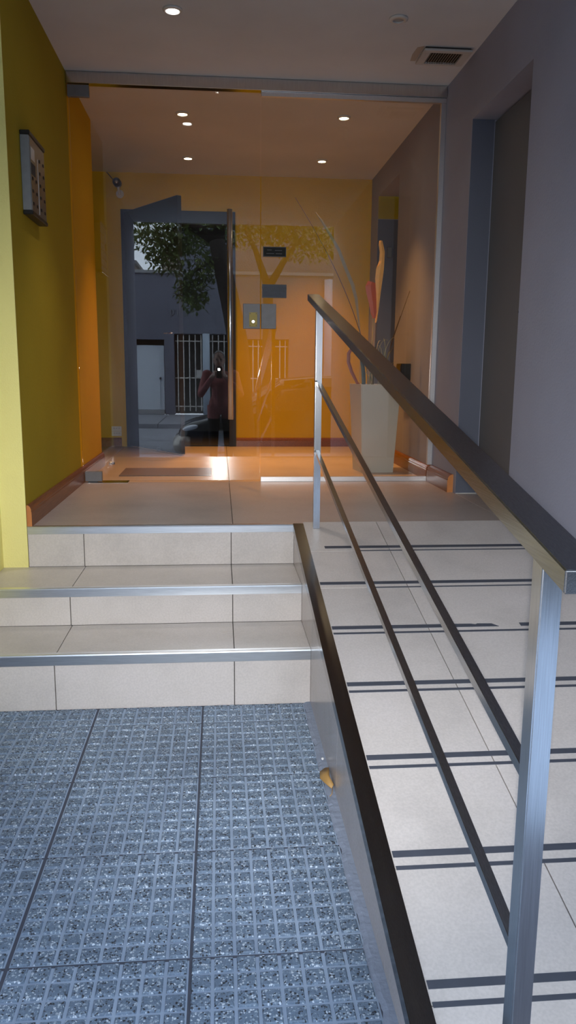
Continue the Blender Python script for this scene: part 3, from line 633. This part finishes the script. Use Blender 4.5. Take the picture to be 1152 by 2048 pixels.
# ================================================================== THE STREET BEHIND THE VIEWER (seen mirrored in the glass)
M['road'] = plaster('road_concrete', (0.27, 0.28, 0.31), 0.9, 0.5, 40); M['kerb'] = plaster('kerb_stone', (0.30, 0.30, 0.31), 0.9, 0.3)
M['opp_wall'] = plaster('opposite_wall_paint', (0.155, 0.16, 0.20), 0.85, 0.2); M['opp_beige'] = plaster('opposite_beige_paint', (0.50, 0.42, 0.36), 0.85, 0.2)
M['door_white'] = plain('white_metal_door', (0.62, 0.66, 0.72), 0.5); M['bar_white'] = plain('white_bars', (0.66, 0.63, 0.58), 0.5); M['column'] = plain('pale_blue_column', (0.40, 0.47, 0.55), 0.6)
rd = obj('road', BX(-9, 9, -9.0, -2.0, -0.40, -0.125), M['joint']); tag(rd, 'concrete slab street beyond the sidewalk, seen mirrored in the glass', 'street', kind='structure')
for i in range(6):
    for j in range(2):
        obj('road_slab', BX(-9 + 3 * i + 0.02, -6 + 3 * i - 0.02, -9.0 + 3.42 * j + 0.02, -9.0 + 3.42 * (j + 1) - 0.02, -0.13, -0.115 + random.uniform(-0.004, 0.004), 0.006), M['road'], rd)
kb_ = thing('kerb', (0, -2.08, -0.12), 'stone kerb along the sidewalk, seen mirrored in the glass', 'kerb', kind='structure')
for i in range(12): obj('kerb_stone', BX(-9 + 1.5 * i + 0.006, -7.5 + 1.5 * i - 0.006, -2.16, -2.0, -0.125, 0.004, 0.012), M['kerb'], kb_)
os_ = thing('opposite_sidewalk', (0, -11, -0.12), 'sidewalk across the street, seen mirrored in the glass', 'sidewalk', kind='structure')
for i in range(12): obj('sidewalk_slab', BX(-9 + 1.5 * i + 0.008, -7.5 + 1.5 * i - 0.008, -13.0, -9.0, -0.2, 0.0, 0.01), M['road'], os_)

ob = thing('opposite_house', (0, -13.0, 0), 'grey house across the street with white door and barred openings, mirrored in the glass', 'building')
bm = NB()
def wallseg(x0, x1, z0, z1): box(bm, x0, x1, -13.4, -13.0, z0, z1)
ops = [(-2.72, -1.58, 2.16), (-1.30, 0.26, 2.33), (0.74, 2.05, 2.2)]
x = -9.0
for a, b, t in ops: wallseg(x, a, 0, 4.0); wallseg(a, b, t, 4.0); x = b
wallseg(x, 9.0, 0, 4.0)
obj('wall', bm, M['opp_wall'], ob)
obj('upper_wall', BX(-1.15, 9.0, -13.6, -13.2, 4.09, 7.0), M['opp_wall'], ob)
obj('coping', BX(-9, 9, -13.45, -12.94, 4.0, 4.09, 0.01), M['kerb'], ob)
obj('dark_interior', BX(-9, 9, -14.0, -13.6, 0, 3.9), M['dark'], ob)
dw = obj('door', BX(-2.70, -1.60, -13.22, -13.16, 0.13, 2.0, 0.004), M['door_white'], ob)
for k in range(5): obj('panel_rib', BX(-2.55 + k * 0.2, -2.52 + k * 0.2, -13.16, -13.145, 0.2, 1.93), M['door_white'], dw)
obj('door_lock', tube(NB(), [(-1.72, -13.158, 1.05), (-1.72, -13.10, 1.05)], 0.03, 10), M['black'], dw)
obj('door_step', BX(-2.70, -1.60, -13.3, -12.96, 0.0, 0.12, 0.01), M['kerb'], ob)
def gate(x0, x1, z1, n):
    for z in (1.05, z1 - 0.22): obj('gate_rail', BX(x0, x1, -13.14, -13.11, z, z + 0.03), M['bar_white'], ob)
    g = obj('gate_rail', BX(x0, x1, -13.14, -13.11, 0.22, 0.25), M['bar_white'], ob)
    gb = mesh('gate_bar', BX(-0.014, 0.014, -0.012, 0.012, 0.10, z1 - 0.03), M['bar_white'])
    for k in range(n): inst('gate_bar', gb, g, Matrix.Translation((x0 + (x1 - x0) * (k + 0.5) / n, -13.095, 0)))
    return g
gate(-1.28, 0.24, 2.33, 9); gate(0.76, 2.03, 2.2, 8)
obj('gate_lock', BX(-0.66, -0.50, -13.09, -13.06, 1.08, 1.30), M['bar_white'], ob)
obj('column', tube(NB(), [(-0.37, -12.9, 0), (-0.37, -12.9, 2.33)], 0.105, 16), M['column'], ob, True)
obj('column', tube(NB(), [(3.18, -12.88, 0), (3.18, -12.88, 3.9)], 0.12, 16), M['column'], ob, True)
for ch, xx in (('2', -0.92), ('1', -1.18), ('0', -1.34)): text_mesh('house_number', ch, 0.26, M['steel'], ob, Matrix.Translation((xx, -12.985, 2.83)) @ Matrix.Rotation(math.pi, 4, 'Z') @ Matrix.Rotation(math.pi / 2, 4, 'X'), depth=0.01)
ub = thing('upper_house', (-3.5, -15, 0), 'beige upper storey behind the grey house, mirrored at the top of the glass', 'building')
obj('wall', box(BX(-8.0, -2.6, -19.0, -15.0, 0, 4.5), -1.75, -1.25, -17, -15.2, 0, 4.9), M['opp_beige'], ub)
for x in (-6.6, -4.6, -3.0): obj('window', BX(x, x + 0.35, -14.99, -14.96, 3.9, 4.3), M['black'], ub)
obj('roof_edge', BX(-8.1, -2.5, -19.1, -14.9, 4.5, 4.6, 0.01), M['kerb'], ub)

# trees
M['bark'] = plaster('tree_bark', (0.055, 0.045, 0.037), 0.95, 0.9, 25)
lf = Mat('tree_leaf', (0.10, 0.15, 0.04), 0.6); _oi = lf.noise(2.2, 3); lf.color(lf.ramp(_oi, [(0.3, (0.12, 0.17, 0.05)), (0.55, (0.22, 0.29, 0.08)), (0.75, (0.40, 0.42, 0.12))])); M['leaf'] = lf.m
def tree(name, label, trunk, rad, limbs, clumps, seed):
    r = random.Random(seed)
    o = thing(name, trunk[0], label, 'tree')
    obj('trunk', tube(NB(), trunk, rad, 10), M['bark'], o, True)
    for pts, r0 in limbs: obj('limb', tube(NB(), pts, [r0 * (1 - 0.75 * i / (len(pts) - 1)) for i in range(len(pts))], 8), M['bark'], o, True)
    bm = NB()
    for (c, rr, n) in clumps:
        for _ in range(n):
            d = Vector((r.gauss(0, 1), r.gauss(0, 1), r.gauss(0, 1))).normalized() * (r.random() ** 0.4)
            p = Vector(c) + Vector((d.x * rr[0], d.y * rr[1], d.z * rr[2]))
            a = Vector((r.uniform(-1, 1), r.uniform(-1, 1), r.uniform(-1.3, 0.3))).normalized(); s, t = frame_at(a); l = r.uniform(0.06, 0.12); wd = l * 0.28
            q = [bm.verts.new(p), bm.verts.new(p + a * l * 0.5 + s * wd + t * wd * 0.3), bm.verts.new(p + a * l), bm.verts.new(p + a * l * 0.5 - s * wd + t * wd * 0.3)]
            bm.faces.new((q[0], q[1], q[2])); bm.faces.new((q[0], q[2], q[3]))
    tag(obj('foliage', bm, M['leaf'], o), kind='stuff')
    return o
tree('street_tree', 'leafy street tree with dark leaning trunk near the kerb, mirrored in the glass',
     [(0.40, -1.72, 0.0), (0.34, -1.74, 0.9), (0.29, -1.76, 1.7), (0.20, -1.78, 2.2), (0.08, -1.80, 2.75), (-0.02, -1.85, 3.2)], [0.19, 0.165, 0.16, 0.15, 0.14, 0.12],
     [([(-0.02, -1.85, 3.2), (-0.5, -2.0, 3.5), (-1.1, -2.3, 3.75), (-1.8, -2.6, 3.9)], 0.09), ([(-0.02, -1.85, 3.2), (0.15, -2.3, 3.9), (0.3, -2.8, 4.8), (0.4, -3.2, 5.6)], 0.10),
      ([(0.08, -1.80, 2.75), (-0.12, -1.85, 2.9), (-0.38, -1.95, 2.75), (-0.5, -2.0, 2.45)], 0.035)],
     [((-0.40, -2.0, 2.50), (0.28, 0.25, 0.34), 650), ((-0.75, -2.1, 3.0), (0.35, 0.3, 0.25), 500), ((-0.15, -1.95, 2.85), (0.28, 0.3, 0.22), 300), ((-0.3, -2.2, 3.35), (0.7, 0.5, 0.32), 1000), ((-1.2, -2.4, 3.65), (0.8, 0.6, 0.40), 900), ((0.6, -2.5, 3.75), (0.9, 0.7, 0.5), 1300), ((0.3, -3.2, 5.2), (1.8, 1.4, 0.9), 1500), ((-0.9, -2.6, 3.3), (0.6, 0.5, 0.25), 500), ((1.4, -2.6, 3.4), (0.8, 0.6, 0.35), 900)], 5)
tree('street_tree', 'thinner forked street tree across the road, mirrored on the orange wall',
     [(1.20, -9.5, 0.0), (1.19, -9.5, 1.5), (1.22, -9.5, 2.6), (1.22, -9.5, 3.4)], [0.15, 0.13, 0.125, 0.13],
     [([(1.22, -9.5, 3.3), (0.9, -9.5, 4.2), (0.5, -9.6, 5.0)], 0.10), ([(1.22, -9.5, 3.3), (1.7, -9.5, 4.1), (2.3, -9.4, 4.8)], 0.10)],
     [((0.6, -9.6, 4.9), (1.6, 1.3, 0.7), 1500), ((2.3, -9.5, 4.7), (1.5, 1.3, 0.8), 1500), ((1.5, -9.5, 5.8), (2.2, 1.6, 0.9), 1500), ((-2.2, -9.6, 5.2), (1.5, 1.2, 0.8), 1100)], 9)

# parked car
M['carpaint'] = plain('black_car_paint', (0.008, 0.009, 0.012), 0.12, 0.0, 0.6); M['carglass'] = plain('car_glass', (0.012, 0.014, 0.016), 0.04); M['tyre'] = plain('tyre_rubber', (0.012, 0.012, 0.012), 0.8)
M['headlamp'] = plain('headlamp_lens', (0.85, 0.88, 0.92), 0.1, 0.0); M['chrome'] = plain('chrome_trim', (0.8, 0.8, 0.8), 0.1, 1.0); M['bumper'] = plain('grey_bumper', (0.55, 0.52, 0.46), 0.25, 0.3)
car = thing('car', (1.4, -3.15, -0.115), 'parked black car with bright headlamp behind the photographer, mirrored in the glass', 'car')
CY = -3.12
stn = [(-0.66, .62, -.0, .28, .34, .36), (-0.60, .74, -.02, .34, .41, .43), (-0.45, .81, -.02, .40, .47, .49), (-0.20, .84, -.02, .46, .53, .55), (0.20, .86, -.02, .56, .66, .70), (0.62, .87, -.02, .62, .92, .96), (1.02, .87, -.02, .64, 1.15, 1.18), (1.6, .87, -.02, .65, 1.20, 1.23), (2.3, .87, -.02, .65, 1.19, 1.22), (2.9, .86, -.02, .66, 1.08, 1.11), (3.25, .82, 0, .66, .85, .88), (3.42, .74, .04, .60, .66, .68)]
bm = NB(); rings = []
for (x, hw, zb, zbelt, ztop, zc) in stn:
    tw = hw * (0.70 if ztop - zbelt > 0.2 else 0.9)
    pr = [(hw * .9, zb), (hw, zb + .12), (hw * 1.0, (zb + zbelt) / 2 + .05), (hw * .965, zbelt), (tw + (hw * .965 - tw) * .25, zbelt + (ztop - zbelt) * .7), (tw * .85, ztop), (0, zc)]
    pr = pr + [(-a, b) for a, b in pr[-2::-1]]
    rings.append([bm.verts.new((x, CY + a, b)) for a, b in pr])
for a, b in zip(rings, rings[1:]):
    for k in range(len(a)): 
        bm.faces.new((a[k], a[(k + 1) % len(a)], b[(k + 1) % len(a)], b[k]))
bm.faces.new(rings[0]); bm.faces.new(rings[-1][::-1])
bmesh.ops.recalc_face_normals(bm, faces=bm.faces[:])
gl = NB()
for i in range(4, 10):
    for k in (3, 4, 5, 6, 7, 8):
        if k in (5, 6) and 6 <= i <= 8: continue
        q = [rings[i][k].co, rings[i][k + 1].co, rings[i + 1][k + 1].co, rings[i + 1][k].co]
        c = sum(q, Vector()) / 4; n_ = (q[1] - q[0]).cross(q[3] - q[0]).normalized()
        if n_.dot(c - Vector((1.6, CY, 0.5))) < 0: n_ = -n_
        if k in (3, 8) or i < 6 or i > 8 or True:
            q2 = [c + (v - c) * 0.86 for v in q]; hexa(gl, [v - n_ * 0.01 for v in q2], [v + n_ * 0.006 for v in q2])
body = obj('body', bm, M['carpaint'], car, True); obj('windows', gl, M['carglass'], body)
for x in (0.02, 2.62):
    for s in (1, -1):
        y = CY + s * 0.80
        wh = obj('wheel', tube(NB(), [(x, y - 0.09, 0.185), (x, y + 0.09, 0.185)], 0.30, 24), M['tyre'], car)
        obj('hub', tube(NB(), [(x, y + s * 0.09, 0.185), (x, y + s * 0.105, 0.185)], 0.18, 16), M['chrome'], wh)
for s in (1, -1):
    obj('headlamp', ell(NB(), (-0.46, CY + s * 0.68, 0.375), (0.17, 0.13, 0.055), 16, 10, Matrix.Rotation(s * 0.7, 4, 'Z') @ Matrix.Rotation(-0.25, 4, 'Y')), M['headlamp'], car, True)
    obj('bumper_corner', tube(NB(), [(-0.66, CY + s * 0.30, 0.10), (-0.63, CY + s * 0.62, 0.10), (-0.50, CY + s * 0.82, 0.10)], 0.13, 12, 1.2), M['bumper'], car, True)
    obj('mirror', ell(NB(), (0.72, CY + s * 0.95, 0.72), (0.06, 0.10, 0.07)), M['carpaint'], car, True)
obj('bonnet_trim', bar(NB(), (0.30, CY + 0.80, 0.66), (0.98, CY + 0.70, 1.10), 0.03, 0.02), M['chrome'], car)
obj('plate', BX(-0.70, -0.685, CY - 0.25, CY + 0.25, 0.14, 0.27), M['white'], car)

# photographer
def tp(bm, pts, rads): tube(bm, pts, rads, 12)
bm = NB()
def ball(c, r, rot=None): ell(bm, c, r, 14, 10, rot)
ball((0.02, -0.43, 0.86), (0.165, 0.125, 0.15)); tube(bm, [(0.02, -0.43, 0.82), (0.02, -0.425, 1.0), (0.02, -0.42, 1.16), (0.015, -0.41, 1.29)], [0.155, 0.165, 0.175, 0.10], 16, 0.72)
ball((0.02, -0.42, 1.17), (0.19, 0.125, 0.14)); tube(bm, [(0.01, -0.41, 1.25), (0.005, -0.39, 1.36)], [0.062, 0.055], 12)
ball((0.0, -0.375, 1.452), (0.074, 0.092, 0.108)); ball((0.0, -0.345, 1.40), (0.055, 0.065, 0.06))
ball((0.0, -0.278, 1.432), (0.013, 0.018, 0.022)); ball((0.0, -0.288, 1.445), (0.010, 0.016, 0.03))
for s in (1, -1):
    ball((s * 0.075, -0.375, 1.44), (0.010, 0.020, 0.030))
    hx_ = 0.02 + s * 0.09
    tube(bm, [(hx_, -0.43, 0.84), (hx_ + s * 0.01, -0.41, 0.50), (hx_ + s * 0.015, -0.44, 0.10), (hx_ + s * 0.015, -0.44, 0.04)], [0.098, 0.072, 0.052, 0.05], 12)
    tube(bm, [(hx_ + s * 0.015, -0.47, 0.045), (hx_ + s * 0.025, -0.36, 0.045), (hx_ + s * 0.03, -0.25, 0.036)], [0.044, 0.048, 0.036], 12)
    sh = Vector((0.02 + s * 0.185, -0.42, 1.245)); el_ = Vector((0.02 + s * 0.265, -0.30, 0.995)); wr_ = Vector((s * 0.085, -0.11, 1.225))
    ball(sh, (0.07, 0.07, 0.07)); tube(bm, [sh, (sh + el_) / 2, el_], [0.066, 0.058, 0.05], 12); ball(el_, (0.05, 0.05, 0.05))
    tube(bm, [el_, (el_ + wr_) / 2, wr_], [0.05, 0.045, 0.034], 12)
    ball((s * 0.062, -0.06, 1.262), (0.018, 0.040, 0.044)); tube(bm, [wr_, (s * 0.066, -0.07, 1.25)], [0.031, 0.026], 10)
    for k in range(4):       # fingers wrap the phone edge onto its back
        z = 1.235 + k * 0.019; l = (0.022, 0.03, 0.032, 0.026)[k]
        tube(bm, [(s * 0.060, -0.055, z + 0.005), (s * 0.056, -0.022, z + 0.004), (s * 0.050, -0.004, z + 0.003), (s * (0.050 - l * 0.55), -0.0015, z)], [0.0098, 0.0092, 0.0085, 0.0075], 8)
    tube(bm, [(s * 0.055, -0.07, 1.265), (s * 0.048, -0.05, 1.29), (s * 0.034, -0.036, 1.305)], [0.013, 0.011, 0.0095], 8)
tmp = obj('person_build', bm, M['black'])
rm = tmp.modifiers.new('r', 'REMESH'); rm.mode = 'VOXEL'; rm.voxel_size = 0.0062; sm = tmp.modifiers.new('s', 'SMOOTH'); sm.iterations = 4; sm.factor = 0.5
bpy.context.view_layer.update()
me = bpy.data.meshes.new_from_object(tmp.evaluated_get(bpy.context.evaluated_depsgraph_get())); bpy.data.objects.remove(tmp)
M['sweater'] = plaster('dark_red_sweater', (0.42, 0.15, 0.14), 0.95, 0.6, 200); M['trousers'] = plaster('black_trousers', (0.014, 0.014, 0.017), 0.9, 0.3); M['skin'] = plain('skin', (0.42, 0.25, 0.18), 0.55); M['hair'] = plain('grey_hair', (0.26, 0.25, 0.25), 0.8)
me.materials.clear()
for k in ('sweater', 'trousers', 'skin', 'black'): me.materials.append(M[k])
for p in me.polygons:
    c = p.center; p.use_smooth = True
    p.material_index = 3 if c.z < 0.075 else 1 if c.z < 0.66 else 2 if (c.z > 1.335 and c.y < -0.2) or (c.y > -0.115 and c.z > 1.2) else 0
person = link(bpy.data.objects.new('person', me)); tag(person, 'person in dark red sweater and black trousers holding up a phone, mirrored in the glass', 'person')
bm = NB(); ell(bm, (0.0, -0.388, 1.468), (0.080, 0.094, 0.104), 20, 14)
bmesh.ops.delete(bm, geom=[v for v in bm.verts if v.co.z < 1.452 + (v.co.y + 0.36) * 0.55 or v.co.y > -0.325], context='VERTS')
bmesh.ops.solidify(bm, geom=bm.faces[:], thickness=0.006)
obj('hair', bm, M['hair'], person, True)
for s in (1, -1): obj('eye', ell(NB(), (s * 0.030, -0.292, 1.452), (0.011, 0.008, 0.008)), M['black'], person, True)
obj('mouth', ell(NB(), (0, -0.287, 1.398), (0.022, 0.008, 0.006)), M['russet'], person, True)
ph = thing('phone', (0, -0.017, 1.215), 'phone with lit torch held up by the photographer, mirrored in the glass', 'phone')
obj('case', BX(-0.038, 0.038, -0.024, -0.016, 1.205, 1.355, 0.003), M['black'], ph)
bm = NB(); tube(bm, [(0, -0.016, 1.318), (0, -0.014, 1.318)], 0.017, 20); M['torch'] = emit('torch_light', (1.0, 0.98, 0.95), 60.0); obj('torch', bm, M['torch'], ph)
tl = bpy.data.lights.new('torch_light', 'SPOT'); tl.energy = TORCH_W; tl.color = (1.0, 1.0, 1.0); tl.spot_size = math.radians(66); tl.spot_blend = 0.85; tl.shadow_soft_size = 0.01
link(bpy.data.objects.new('torch_light', tl), ph, Matrix.Translation((0, -0.006, 1.318)) @ cam.matrix_world.to_3x3().to_4x4())
obj('lens', tube(NB(), [(0.020, -0.016, 1.338), (0.020, -0.0145, 1.338)], 0.007, 14), M['carglass'], ph)
